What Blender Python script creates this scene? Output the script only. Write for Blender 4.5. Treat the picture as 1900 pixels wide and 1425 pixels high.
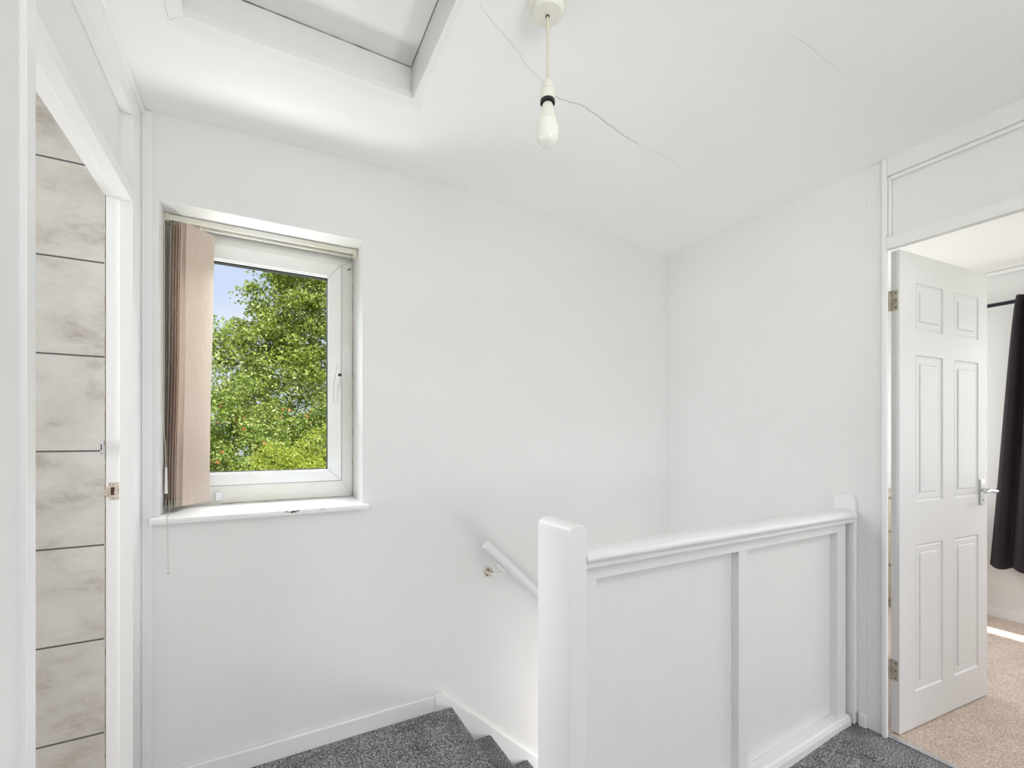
import bpy, bmesh, math, random
import numpy as np
from mathutils import Vector, Matrix

for o in list(bpy.data.objects): bpy.data.objects.remove(o)
S = bpy.context.scene
COL = S.collection
PI = math.pi

# ---------------------------------------------------------------- camera
cam_d = bpy.data.cameras.new('camera'); cam = bpy.data.objects.new('camera', cam_d); COL.objects.link(cam)
S.camera = cam
cam_d.sensor_width = 36; cam_d.sensor_fit = 'HORIZONTAL'
cam_d.lens = 839/1900*36
cam_d.shift_y = (810-712.5)/1900
cam_d.clip_start = 0.02; cam_d.clip_end = 300
cam.location = (0, 0, 1.235)
cam.rotation_euler = (PI/2, 0, -math.radians(28.74))

# ---------------------------------------------------------------- world, sun, window and fill lights, exposure
S.view_settings.view_transform = 'Standard'; S.view_settings.look = 'None'
S.view_settings.exposure = 0.06; S.view_settings.gamma = 1.0
S.view_settings.use_curve_mapping = False
w = bpy.data.worlds.new('sky'); S.world = w; w.use_nodes = True
nt = w.node_tree; nt.nodes.clear()
out = nt.nodes.new('ShaderNodeOutputWorld'); bg = nt.nodes.new('ShaderNodeBackground')
tc = nt.nodes.new('ShaderNodeTexCoord'); mp = nt.nodes.new('ShaderNodeMapping'); mp.inputs['Scale'].default_value = (1, 1, 2.2)
mp.inputs['Location'].default_value = (0.35, 0.1, 0.2)
nz = nt.nodes.new('ShaderNodeTexNoise'); nz.inputs['Scale'].default_value = 3.2; nz.inputs['Detail'].default_value = 7; nz.inputs['Roughness'].default_value = 0.55
rp = nt.nodes.new('ShaderNodeValToRGB')
rp.color_ramp.elements[0].position = 0.40; rp.color_ramp.elements[0].color = (0.43, 0.50, 0.66, 1)
rp.color_ramp.elements[1].position = 0.60; rp.color_ramp.elements[1].color = (0.60, 0.62, 0.66, 1)
nt.links.new(tc.outputs['Generated'], mp.inputs['Vector']); nt.links.new(mp.outputs[0], nz.inputs['Vector'])
nt.links.new(nz.outputs['Fac'], rp.inputs[0]); nt.links.new(rp.outputs[0], bg.inputs[0]); nt.links.new(bg.outputs[0], out.inputs[0])
bg.inputs[1].default_value = 1.45

def light(name, kind, loc, energy, color=(1, 1, 1), **kw):
    d = bpy.data.lights.new(name, kind); d.energy = energy; d.color = color
    o = bpy.data.objects.new(name, d); COL.objects.link(o); o.location = loc
    for k, v in kw.items(): setattr(d, k, v)
    return o
sun = light('sun', 'SUN', (0, 0, 10), 7.5, (1, 0.95, 0.86), angle=0.01)
sun.rotation_euler = Vector((0.30, -0.50, 1.0)).to_track_quat('Z', 'Y').to_euler()
# area lights: daylight for bathroom and bedroom window, plus added unseen fills
def area_light(name, loc, d, w_, h_, energy, color=(1, 1, 1)):
    a = light(name, 'AREA', loc, energy, color, shape='RECTANGLE', size=w_, size_y=h_); a.rotation_euler = Vector(d).to_track_quat('-Z', 'Y').to_euler(); return a
area_light('rear_fill', (0.9, -3.72, 1.25), (0, 1, 0.25), 2.3, 2.0, 29.0, (0.985, 0.99, 1.0))  # added fill for the landing, shining in from behind the camera
area_light('bathroom_window_daylight', (-2.42, 1.66, 1.45), (1, -0.02, 0.1), 0.66, 1.1, 37.0, (0.985, 0.99, 1.0))
area_light('bedroom_window_daylight', (4.52, -0.35, 1.45), (-1, 0, 0.25), 2.0, 1.1, 10.0, (1.0, 0.99, 0.97))
area_light('bedroom_side_fill', (3.4, -2.12, 1.3), (0.1, 1, 0.3), 1.6, 1.3, 4.5, (1.0, 0.99, 0.98))  # added fill to even out the bedroom door face
area_light('bedroom_down_fill', (3.5, -0.35, 2.30), (0, 0, -1), 0.45, 0.45, 14.0, (1.0, 0.99, 0.98))  # added downward fill for the bedroom floor, no fitting around it
area_light('bedroom_north_fill', (3.35, 2.09, 1.35), (0.45, -1, 0.1), 0.8, 1.1, 15.8, (1.0, 1.0, 0.99))  # added fill to brighten the far bedroom wall
area_light('stairwell_fill', (2.20, 1.58, -0.62), (-1, 0, 0.9), 0.85, 0.6, 21.1, (1.0, 0.985, 0.965))  # added light low in the stairwell, no window behind it
area_light('garden_bounce_fill', (0.02, 2.85, 0.25), (0, -1, 1.1), 1.4, 0.9, 58.2, (1.0, 1.0, 0.97))  # added light outside below the sill, stands in for lawn bounce
area_light('window_sky_fill', (0.02, 2.95, 2.75), (0, -1, -1.3), 1.5, 0.9, 81.4, (0.96, 0.98, 1.0))  # added light outside above the window, stands in for sky on the reveals
area_light('ceiling_fill', (0.5, -0.75, 1.75), (0, 0.35, 1), 0.6, 0.6, 17.1, (1.0, 0.995, 0.985))  # unseen upward light added to brighten the ceiling, no lamp there
area_light('landing_up_fill', (1.2, -2.2, 0.6), (0, 0.9, 1), 1.4, 0.6, 8.5, (1.0, 0.995, 0.985))  # another added upward fill, unseen behind the camera

# ---------------------------------------------------------------- materials
MATS = {}
WM = {}
def mat(name, color, rough=0.5, metal=0.0, bump=0.0, bscale=60, var=0.0, vscale=5, coat=0.0, bdist=0.002, vcol=None, stretch=(1, 1, 1)):
    m = bpy.data.materials.new(name); m.use_nodes = True; n = m.node_tree; b = n.nodes['Principled BSDF']
    b.inputs['Base Color'].default_value = (*color, 1); b.inputs['Roughness'].default_value = rough; b.inputs['Metallic'].default_value = metal
    b.inputs['Coat Weight'].default_value = coat
    t = n.nodes.new('ShaderNodeTexCoord'); mp = n.nodes.new('ShaderNodeMapping'); mp.inputs['Scale'].default_value = stretch
    n.links.new(t.outputs['Object'], mp.inputs[0])
    if bump:
        x = n.nodes.new('ShaderNodeTexNoise'); x.inputs['Scale'].default_value = bscale; x.inputs['Detail'].default_value = 4
        bp = n.nodes.new('ShaderNodeBump'); bp.inputs['Strength'].default_value = bump; bp.inputs['Distance'].default_value = bdist
        n.links.new(mp.outputs[0], x.inputs['Vector']); n.links.new(x.outputs['Fac'], bp.inputs['Height']); n.links.new(bp.outputs[0], b.inputs['Normal'])
    if var:
        x = n.nodes.new('ShaderNodeTexNoise'); x.inputs['Scale'].default_value = vscale; x.inputs['Detail'].default_value = 5
        r = n.nodes.new('ShaderNodeValToRGB'); r.color_ramp.elements[0].position = 0.35; r.color_ramp.elements[1].position = 0.65
        c2 = vcol or tuple(c*(1-var) for c in color)
        r.color_ramp.elements[0].color = (*c2, 1); r.color_ramp.elements[1].color = (*color, 1)
        n.links.new(mp.outputs[0], x.inputs['Vector']); n.links.new(x.outputs['Fac'], r.inputs[0]); n.links.new(r.outputs[0], b.inputs['Base Color'])
    MATS[name] = m
    return m
mat('wall_paint', (0.815, 0.810, 0.806), 0.6, bump=0.15, bscale=90, var=0.015, vscale=3)
mat('wall_paint_lower', (0.80, 0.795, 0.785), 0.6, bump=0.15, bscale=90)
mat('ceiling_paint', (0.90, 0.90, 0.896), 0.8, bump=0.25, bscale=40, var=0.02, vscale=2)
mat('gloss_white', (0.85, 0.85, 0.852), 0.32, bump=0.12, bscale=25, stretch=(6, 6, 1))
mat('satin_white', (0.835, 0.835, 0.832), 0.4, bump=0.12, bscale=35, stretch=(5, 5, 1), var=0.015, vscale=4)
mat('door_white', (0.76, 0.755, 0.76), 0.42, bump=0.45, bscale=16, stretch=(14, 14, 1), bdist=0.001)
mat('upvc', (0.90, 0.91, 0.91), 0.28, var=0.05, vscale=6, vcol=(0.87, 0.87, 0.84))
mat('upvc_stained', (0.89, 0.89, 0.88), 0.35, var=0.3, vscale=5, vcol=(0.82, 0.81, 0.74))
mat('shadow_line_grey', (0.20, 0.20, 0.20), 0.7)  # dark tone for the painted shade line round the sash
mat('bead_chain', (0.50, 0.46, 0.38), 0.45)
mat('gasket', (0.02, 0.022, 0.025), 0.6)
mat('headrail', (0.82, 0.81, 0.78), 0.35, var=0.1, vscale=8, vcol=(0.76, 0.73, 0.63))
mat('cream_plastic', (0.74, 0.70, 0.58), 0.4)
mat('lampholder_white', (0.78, 0.77, 0.70), 0.35)
mat('flex', (0.68, 0.63, 0.50), 0.5)
mat('brass', (0.55, 0.38, 0.20), 0.35, 0.8)
mat('black', (0.015, 0.015, 0.018), 0.4)
mat('chrome', (0.72, 0.73, 0.75), 0.12, 1.0)
mat('hinge_metal', (0.55, 0.52, 0.44), 0.4, 0.35, var=0.4, vscale=40, vcol=(0.42, 0.36, 0.27))
mat('painted_metal', (0.72, 0.68, 0.60), 0.4, 0.2, var=0.25, vscale=60, vcol=(0.45, 0.36, 0.27))
mat('dark_hole', (0.03, 0.025, 0.02), 0.8)
mat('bare_wood', (0.10, 0.045, 0.03), 0.8, var=0.5, vscale=60)
mat('mould', (0.22, 0.17, 0.12), 0.9, var=0.5, vscale=25, vcol=(0.55, 0.50, 0.42))
mat('crack', (0.33, 0.32, 0.31), 0.9)
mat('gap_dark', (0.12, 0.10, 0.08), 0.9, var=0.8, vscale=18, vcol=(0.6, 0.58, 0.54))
mat('curtain_cloth', (0.075, 0.06, 0.072), 0.85, bump=0.3, bscale=300, bdist=0.0005)
mat('pole_metal', (0.02, 0.025, 0.035), 0.3, 0.5)
mat('strip_metal', (0.62, 0.63, 0.66), 0.3, 0.9, var=0.2, vscale=30)
mat('beige_wood', (0.50, 0.43, 0.34), 0.5)
mat('bark', (0.12, 0.08, 0.05), 0.9, var=0.4, vscale=8)
mat('grass', (0.06, 0.12, 0.02), 0.9, var=0.4, vscale=3)
mat('brick', (0.30, 0.14, 0.09), 0.9, var=0.3, vscale=10)
mat('nail_mark', (0.42, 0.41, 0.39), 0.9)

def carpet(name, c0, c1, c2, scale=260):
    m = bpy.data.materials.new(name); m.use_nodes = True; n = m.node_tree; b = n.nodes['Principled BSDF']; b.inputs['Roughness'].default_value = 0.95
    b.inputs['Specular IOR Level'].default_value = 0.1
    t = n.nodes.new('ShaderNodeTexCoord')
    x = n.nodes.new('ShaderNodeTexNoise'); x.inputs['Scale'].default_value = scale; x.inputs['Detail'].default_value = 3; x.inputs['Roughness'].default_value = 0.7
    y = n.nodes.new('ShaderNodeTexNoise'); y.inputs['Scale'].default_value = 9; y.inputs['Detail'].default_value = 3
    mx = n.nodes.new('ShaderNodeMath'); mx.operation = 'MULTIPLY_ADD'; mx.inputs[1].default_value = 0.16; 
    r = n.nodes.new('ShaderNodeValToRGB'); e = r.color_ramp.elements
    e[0].position = 0.42; e[0].color = (*c0, 1); e[1].position = 0.72; e[1].color = (*c2, 1)
    k = e.new(0.56); k.color = (*c1, 1)
    bp = n.nodes.new('ShaderNodeBump'); bp.inputs['Strength'].default_value = 0.9; bp.inputs['Distance'].default_value = 0.004
    for q in (x, y): n.links.new(t.outputs['Object'], q.inputs['Vector'])
    n.links.new(y.outputs['Fac'], mx.inputs[0]); n.links.new(x.outputs['Fac'], mx.inputs[2]); n.links.new(mx.outputs[0], r.inputs[0])
    n.links.new(r.outputs[0], b.inputs['Base Color']); n.links.new(x.outputs['Fac'], bp.inputs['Height']); n.links.new(bp.outputs[0], b.inputs['Normal'])
    MATS[name] = m
carpet('grey_carpet', (0.035, 0.033, 0.037), (0.17, 0.162, 0.17), (0.56, 0.545, 0.55), 190)
carpet('beige_carpet', (0.40, 0.305, 0.25), (0.60, 0.485, 0.41), (0.82, 0.71, 0.62), 170)

def tile_material():
    m = bpy.data.materials.new('cement_tile'); m.use_nodes = True; n = m.node_tree; b = n.nodes['Principled BSDF']; b.inputs['Roughness'].default_value = 0.45
    t = n.nodes.new('ShaderNodeTexCoord'); sp = n.nodes.new('ShaderNodeSeparateXYZ'); n.links.new(t.outputs['Object'], sp.inputs[0])
    def line(sock, period, off, half):
        a = n.nodes.new('ShaderNodeMath'); a.operation = 'ADD'; a.inputs[1].default_value = -off; n.links.new(sock, a.inputs[0])
        d = n.nodes.new('ShaderNodeMath'); d.operation = 'PINGPONG'; d.inputs[1].default_value = period/2; n.links.new(a.outputs[0], d.inputs[0])
        c = n.nodes.new('ShaderNodeMath'); c.operation = 'LESS_THAN'; c.inputs[1].default_value = half; n.links.new(d.outputs[0], c.inputs[0])
        return c.outputs[0]
    l1 = line(sp.outputs[2], 0.3215, 1.186, 0.0028); l2 = line(sp.outputs[0], 0.62, -1.0, 0.0028)
    mx = n.nodes.new('ShaderNodeMath'); mx.operation = 'MAXIMUM'; n.links.new(l1, mx.inputs[0]); n.links.new(l2, mx.inputs[1])
    x = n.nodes.new('ShaderNodeTexNoise'); x.inputs['Scale'].default_value = 5; x.inputs['Detail'].default_value = 12; x.inputs['Roughness'].default_value = 0.68; x.inputs['Distortion'].default_value = 0.1
    mp = n.nodes.new('ShaderNodeMapping'); mp.inputs['Scale'].default_value = (1, 1, 1.7); n.links.new(t.outputs['Object'], mp.inputs[0]); n.links.new(mp.outputs[0], x.inputs['Vector'])
    r = n.nodes.new('ShaderNodeValToRGB'); e = r.color_ramp.elements
    e[0].position = 0.33; e[0].color = (0.36, 0.325, 0.285, 1); e[1].position = 0.64; e[1].color = (0.585, 0.57, 0.54, 1); k = e.new(0.47); k.color = (0.51, 0.49, 0.455, 1)
    n.links.new(x.outputs['Fac'], r.inputs[0])
    mc = n.nodes.new('ShaderNodeMix'); mc.data_type = 'RGBA'; mc.inputs[7].default_value = (0.075, 0.072, 0.075, 1)
    n.links.new(mx.outputs[0], mc.inputs[0]); n.links.new(r.outputs[0], mc.inputs[6]); n.links.new(mc.outputs[2], b.inputs['Base Color'])
    MATS['cement_tile'] = m
tile_material()

def glass_material():
    m = bpy.data.materials.new('window_glass'); m.use_nodes = True; n = m.node_tree; n.nodes.clear()
    o = n.nodes.new('ShaderNodeOutputMaterial'); t = n.nodes.new('ShaderNodeBsdfTransparent'); t.inputs[0].default_value = (0.98, 0.99, 0.985, 1)
    g = n.nodes.new('ShaderNodeBsdfGlossy'); g.inputs['Roughness'].default_value = 0.01; mx = n.nodes.new('ShaderNodeMixShader'); mx.inputs[0].default_value = 0.001
    n.links.new(t.outputs[0], mx.inputs[1]); n.links.new(g.outputs[0], mx.inputs[2]); n.links.new(mx.outputs[0], o.inputs[0]); MATS['window_glass'] = m
glass_material()

def fabric_material():       # woven translucent blind cloth
    m = bpy.data.materials.new('blind_cloth'); m.use_nodes = True; n = m.node_tree; b = n.nodes['Principled BSDF']; b.inputs['Roughness'].default_value = 0.85
    t = n.nodes.new('ShaderNodeTexCoord'); mp = n.nodes.new('ShaderNodeMapping'); mp.inputs['Scale'].default_value = (160, 160, 6); n.links.new(t.outputs['Object'], mp.inputs[0])
    x = n.nodes.new('ShaderNodeTexNoise'); x.inputs['Scale'].default_value = 3; x.inputs['Detail'].default_value = 4; n.links.new(mp.outputs[0], x.inputs['Vector'])
    r = n.nodes.new('ShaderNodeValToRGB'); e = r.color_ramp.elements; e[0].position = 0.35; e[0].color = (0.89, 0.79, 0.715, 1); e[1].position = 0.65; e[1].color = (0.94, 0.88, 0.83, 1)
    n.links.new(x.outputs['Fac'], r.inputs[0]); n.links.new(r.outputs[0], b.inputs['Base Color'])
    bp = n.nodes.new('ShaderNodeBump'); bp.inputs['Strength'].default_value = 0.3; bp.inputs['Distance'].default_value = 0.0008
    n.links.new(x.outputs['Fac'], bp.inputs['Height']); n.links.new(bp.outputs[0], b.inputs['Normal'])
    tr = n.nodes.new('ShaderNodeBsdfTranslucent'); n.links.new(r.outputs[0], tr.inputs[0]); mx = n.nodes.new('ShaderNodeMixShader'); mx.inputs[0].default_value = 0.5
    o = n.nodes['Material Output']; n.links.new(b.outputs[0], mx.inputs[1]); n.links.new(tr.outputs[0], mx.inputs[2]); n.links.new(mx.outputs[0], o.inputs[0]); MATS['blind_cloth'] = m
fabric_material()

def leaf_material(name, ca, cb, cc):
    m = bpy.data.materials.new(name); m.use_nodes = True; n = m.node_tree; b = n.nodes['Principled BSDF']; b.inputs['Roughness'].default_value = 0.42
    g = n.nodes.new('ShaderNodeNewGeometry'); r = n.nodes.new('ShaderNodeValToRGB'); e = r.color_ramp.elements
    e[0].position = 0.0; e[0].color = (*ca, 1); e[1].position = 1.0; e[1].color = (*cc, 1); k = e.new(0.6); k.color = (*cb, 1)
    n.links.new(g.outputs['Random Per Island'], r.inputs[0]); n.links.new(r.outputs[0], b.inputs['Base Color'])
    tr = n.nodes.new('ShaderNodeBsdfTranslucent'); n.links.new(r.outputs[0], tr.inputs[0]); mx = n.nodes.new('ShaderNodeMixShader'); mx.inputs[0].default_value = 0.4
    o = n.nodes['Material Output']; n.links.new(b.outputs[0], mx.inputs[1]); n.links.new(tr.outputs[0], mx.inputs[2]); n.links.new(mx.outputs[0], o.inputs[0]); MATS[name] = m
leaf_material('leaf_mid', (0.15, 0.22, 0.035), (0.36, 0.45, 0.07), (0.66, 0.70, 0.27))
leaf_material('leaf_dark', (0.11, 0.18, 0.035), (0.32, 0.42, 0.07), (0.62, 0.68, 0.28))
leaf_material('leaf_bright', (0.26, 0.34, 0.03), (0.42, 0.50, 0.06), (0.60, 0.64, 0.16))
mat('bloom', (0.6, 0.12, 0.04), 0.6)

# ---------------------------------------------------------------- mesh helpers
def tag(o, label=None, cat=None, group=None, kind=None):
    if label: o['label'] = label
    if cat: o['category'] = cat
    if group: o['group'] = group
    if kind: o['kind'] = kind
    return o
def empty(name, loc, label=None, cat=None, group=None, kind=None, rz=0, parent=None):
    o = bpy.data.objects.new(name, None); COL.objects.link(o); o.rotation_euler = (0, 0, rz); o.empty_display_size = 0.05
    o.location = Vector(loc); WM[o.name] = Matrix.LocRotScale(Vector(loc), o.rotation_euler, None)
    if parent is not None: o.parent = parent; o.matrix_parent_inverse = WM[parent.name].inverted()
    return tag(o, label, cat, group, kind)
def link(name, bm, material, parent=None, smooth=False, bevel=0.0, world=True, angle=40):
    me = bpy.data.meshes.new(name); bmesh.ops.recalc_face_normals(bm, faces=bm.faces); bm.to_mesh(me); bm.free()
    me.materials.append(MATS[material]); o = bpy.data.objects.new(name, me); COL.objects.link(o)
    if smooth:
        for p in me.polygons: p.use_smooth = True
        try: me.set_sharp_from_angle(angle=math.radians(angle))
        except Exception: pass
    WM[o.name] = Matrix.Identity(4)
    if parent is not None:
        o.parent = parent
        if world: o.matrix_parent_inverse = WM[parent.name].inverted()     # vertices are given in world coordinates
        else: WM[o.name] = WM[parent.name].copy()                          # vertices are given in the parent's axes
    if bevel:
        b = o.modifiers.new('bevel', 'BEVEL'); b.width = bevel; b.segments = 2; b.limit_method = 'ANGLE'; b.angle_limit = math.radians(35)
    return o
def box(bm, x0, x1, y0, y1, z0, z1):
    v = [bm.verts.new((x, y, z)) for x in (x0, x1) for y in (y0, y1) for z in (z0, z1)]
    for f in ((0, 1, 3, 2), (4, 6, 7, 5), (0, 4, 5, 1), (2, 3, 7, 6), (0, 2, 6, 4), (1, 5, 7, 3)): bm.faces.new([v[i] for i in f])
    return v
def bx(*a):
    bm = bmesh.new()
    if isinstance(a[0], (tuple, list)):
        for q in a: box(bm, *q)
    else: box(bm, *a)
    return bm
def prism(bm, pts, d):                # pts: 3-D polygon, d: extrusion vector
    d = Vector(d); A = [bm.verts.new(p) for p in pts]; B = [bm.verts.new(Vector(p)+d) for p in pts]; n = len(pts)
    bm.faces.new(A); bm.faces.new(B[::-1])
    for i in range(n): bm.faces.new([A[i], A[(i+1) % n], B[(i+1) % n], B[i]])
def tube(bm, pts, r, seg=12, cap=True):
    pts = [Vector(p) for p in pts]; rings = []; n = len(pts); up = None
    for i, p in enumerate(pts):
        t = (pts[min(i+1, n-1)]-pts[max(i-1, 0)]).normalized()
        if up is None: up = Vector((0, 0, 1)) if abs(t.z) < 0.9 else Vector((1, 0, 0))
        s = t.cross(up).normalized(); up = s.cross(t).normalized()
        rr = r[i] if isinstance(r, (list, tuple)) else r
        rings.append([bm.verts.new(p+(s*math.cos(2*PI*k/seg)+up*math.sin(2*PI*k/seg))*rr) for k in range(seg)])
    for a, b in zip(rings, rings[1:]):
        for k in range(seg): bm.faces.new([a[k], a[(k+1) % seg], b[(k+1) % seg], b[k]])
    if cap: bm.faces.new(rings[0][::-1]); bm.faces.new(rings[-1])
def lathe(bm, prof, c, seg=32):       # prof: (radius, z)
    rings = []
    for r, z in prof:
        if r < 1e-6: rings.append([bm.verts.new((c[0], c[1], c[2]+z))])
        else: rings.append([bm.verts.new((c[0]+r*math.cos(2*PI*k/seg), c[1]+r*math.sin(2*PI*k/seg), c[2]+z)) for k in range(seg)])
    for a, b in zip(rings, rings[1:]):
        for k in range(seg):
            q = [a[k % len(a)], a[(k+1) % seg % len(a)] if len(a) > 1 else None, b[(k+1) % seg % len(b)] if len(b) > 1 else None, b[k % len(b)]]
            q = [v for v in q if v is not None]
            if len(set(q)) >= 3: bm.faces.new(q)
def sphere(bm, c, r, u=10, v=6):
    m = Matrix.Translation(c); bmesh.ops.create_uvsphere(bm, u_segments=u, v_segments=v, radius=r, matrix=m)

XR, XB, YB, XL = 2.245, 2.285, 2.048, -0.383     # right wall faces, back wall face, left frame face
def ground_z(x):                                  # the landing floor sags towards the stairs
    return 0.0 if x > 2.1 else (-0.055 if x < 1.2 else -0.055*(2.1-x)/0.9)
CP = [(-0.6, 2.400), (-0.384, 2.403), (0.02, 2.416), (0.455, 2.431), (0.97, 2.437), (1.8, 2.418), (2.245, 2.380), (2.4, 2.37)]
def ceil_z(x, y):                                 # hand-plastered ceiling, slightly bowed along the window wall
    b = np.interp(x, [p[0] for p in CP], [p[1] for p in CP]); near = np.interp(x, [-0.5, 0.5, 2.245], [2.400, 2.392, 2.372])
    t = min(1, max(0, (y-1.45)/0.55)); t = t*t*(3-2*t)
    return float(near+(b-near)*t)

# ---------------------------------------------------------------- structure: landing shell
bm = bmesh.new()
xs = [-0.52, 0.2, 0.785, 1.2, 1.5, 1.8, 2.1, 2.247]
for x0, x1 in zip(xs, xs[1:]):
    for y0, y1 in ((-3.65, 1.03), (1.03, 2.06)):
        if y0 > 1 and x1 > 0.79: continue
        A = [(x0, ground_z(x0)), (x1, ground_z(x1)), (x1, -0.24), (x0, -0.24)]
        prism(bm, [(x, y0, z) for x, z in A], (0, y1-y0, 0))
bmesh.ops.remove_doubles(bm, verts=bm.verts, dist=1e-4)
tag(link('floor', bm, 'grey_carpet'), kind='structure')

WX0, WX1, WZ0, WZ1 = -0.334, 0.377, 0.930, 2.092
bm = bx((-0.50, WX0, YB, 2.40, -3, 2.55), (WX1, XB, YB, 2.40, -3, 2.55), (WX0, WX1, YB, 2.40, WZ1, 2.55), (WX0, WX1, YB, 2.40, -3, WZ0))
tag(link('wall_back', bm, 'wall_paint'), kind='structure')
bm = bx((XR, XB, 0.957, YB, -3, 2.5), (XR, XB, -3.65, 0.10, -0.2, 2.5), (2.262, 2.275, 0.10, 0.90, 2.03, 2.5))
tag(link('wall_right', bm, 'wall_paint'), kind='structure')
bm = bx((-0.50, -0.393, -3.65, -1.42, -0.2, 2.5), (-0.50, -0.393, -1.42, -0.38, 2.25, 2.5), (-0.50, -0.393, -0.38, 1.17, -0.2, 2.5), (-0.44, -0.415, 1.17, 1.96, 2.04, 2.5))
tag(link('wall_left', bm, 'wall_paint'), kind='structure')
# rear wall behind the camera, its opening put in for the added fill
bm = bx((-0.52, -0.25, -3.80, -3.65, -0.2, 2.5), (2.05, 2.30, -3.80, -3.65, -0.2, 2.5), (-0.25, 2.05, -3.80, -3.65, 2.25, 2.5), (-0.25, 2.05, -3.80, -3.65, -0.2, 0.15))
tag(link('wall_rear', bm, 'wall_paint'), kind='structure')
# ceiling with the loft opening
HX0, HX1, HY0, HY1 = -0.193, 0.447, 0.86, 1.537
bm = bmesh.new()
gx = sorted(set([-0.52, HX0-0.018, HX1+0.018, 2.262] + [round(-0.4+0.1*i, 3) for i in range(27)])); gy = sorted(set([-3.7, HY0-0.018, HY1+0.018, 2.06] + [round(-3.6+0.3*i, 3) for i in range(14)] + [round(0.5+0.1*i, 3) for i in range(16)]))
for x0, x1 in zip(gx, gx[1:]):
    for y0, y1 in zip(gy, gy[1:]):
        if x0 >= HX0-0.0181 and x1 <= HX1+0.0181 and y0 >= HY0-0.0181 and y1 <= HY1+0.0181: continue
        bm.faces.new([bm.verts.new((x, y, ceil_z(x, y))) for x, y in ((x0, y0), (x1, y0), (x1, y1), (x0, y1))])
bmesh.ops.remove_doubles(bm, verts=bm.verts, dist=1e-4)
r = bmesh.ops.extrude_face_region(bm, geom=bm.faces[:]); bmesh.ops.translate(bm, verts=[g for g in r['geom'] if isinstance(g, bmesh.types.BMVert)], vec=(0, 0, 0.09))
ceiling = tag(link('ceiling', bm, 'ceiling_paint', smooth=True), kind='structure')
# hairline plaster cracks
def ribbon(bm, pts, w):
    for i in range(len(pts)-1):
        (x0, y0), (x1, y1) = pts[i], pts[i+1]; d = Vector((x1-x0, y1-y0)); n = Vector((-d.y, d.x)).normalized()
        wa = w*min(1, 0.15+i*0.3, 0.15+(len(pts)-1-i)*0.3)/2; wb = w*min(1, 0.15+(i+1)*0.3, 0.15+(len(pts)-2-i)*0.3)/2
        q = [(x0+n.x*wa, y0+n.y*wa), (x1+n.x*wb, y1+n.y*wb), (x1-n.x*wb, y1-n.y*wb), (x0-n.x*wa, y0-n.y*wa)]
        bm.faces.new([bm.verts.new((x, y, ceil_z(x, y)-0.0006)) for x, y in q])
random.seed(4)
def wobble(pts, k=5, amp=0.0025):
    o = []
    for (x0, y0), (x1, y1) in zip(pts, pts[1:]):
        for i in range(k): t = i/k; o.append((x0+(x1-x0)*t+random.uniform(-amp, amp), y0+(y1-y0)*t+random.uniform(-amp, amp)))
    return o+[pts[-1]]
bm = bmesh.new()
ribbon(bm, wobble([(0.50, 1.10), (0.544, 1.125), (0.605, 1.151), (0.68, 1.188), (0.701, 1.206), (0.737, 1.221), (0.787, 1.236), (0.83, 1.26)]), 0.0007)
ribbon(bm, wobble([(0.83, 1.26), (0.864, 1.273), (0.919, 1.271), (0.959, 1.263), (0.995, 1.264), (1.068, 1.279), (1.163, 1.3), (1.229, 1.312), (1.32, 1.316)]), 0.0015)
link('plaster_crack', bm, 'crack', ceiling)
bm = bmesh.new(); ribbon(bm, wobble([(1.32, 1.316), (1.455, 1.319), (1.6, 1.36)]), 0.0007)
ribbon(bm, wobble([(1.243, 0.752), (1.42, 0.745), (1.59, 0.75)], 5, 0.0015), 0.0005)
link('plaster_crack', bm, 'nail_mark', ceiling)
# unseen roof slab, added with eaves to hold back the sun
bm = bx((-2.7, 4.63, -4.6, 2.62, 2.62, 2.75))
tag(link('sun_block_roof', bm, 'brick'), kind='structure')

# ---------------------------------------------------------------- bathroom beyond the left doorway
tag(link('wall_bathroom_tiled', bx(-2.35, -0.50, 2.03, 2.10, -0.2, 2.45), 'cement_tile'), kind='structure')
bm = bx((-0.50, -0.4585, 2.03, YB, -0.2, 2.45)); tag(link('wall_bathroom_return', bm, 'cement_tile'), kind='structure')
bm = bx((-2.55, -2.45, 0.0, 1.05, -0.2, 2.45), (-2.55, -2.45, 1.95, 2.10, -0.2, 2.45), (-2.55, -2.45, 1.05, 1.95, -0.2, 0.88), (-2.55, -2.45, 1.05, 1.95, 2.02, 2.45), (-2.55, -0.50, -0.08, 0.0, -0.2, 2.45))
tag(link('wall_bathroom', bm, 'wall_paint'), kind='structure')
tag(link('floor_bathroom', bx(-2.5, -0.44, 0, 2.06, -0.2, -0.04), 'beige_wood'), kind='structure')
tag(link('ceiling_bathroom', bx(-2.55, -0.44, -0.05, 2.12, 2.42, 2.5), 'ceiling_paint'), kind='structure')

# storey-height door frame of the bathroom (landing side): stiles, head, transom, rebates
t = empty('trim_1', (-0.42, 1.56, -0.05), kind='structure')
bm = bx((-0.419, XL, 1.160, 1.198, -0.06, 2.399), (-0.458, -0.419, 1.160, 1.188, -0.06, 2.04))
link('stile', bm, 'gloss_white', t, bevel=0.0015)
bm = bx((-0.419, XL, 1.931, YB, -0.06, 2.40), (-0.458, -0.419, 1.941, YB, -0.06, 2.04))
far_stile = link('stile', bm, 'gloss_white', t, bevel=0.0015)
bm = bx((-0.415, XL, 1.198, 1.931, 2.307, 2.40)); link('head', bm, 'gloss_white', t, bevel=0.002)
bm = bx((-0.415, XL+0.012, 1.166, YB-0.001, 2.382, 2.402)); link('cornice_bead', bm, 'gloss_white', t, bevel=0.004)
bm = bx((-0.419, XL, 1.198, 1.931, 2.016, 2.052), (-0.458, -0.419, 1.188, 1.941, 2.026, 2.052)); link('transom', bm, 'gloss_white', t, bevel=0.0015)
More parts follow.
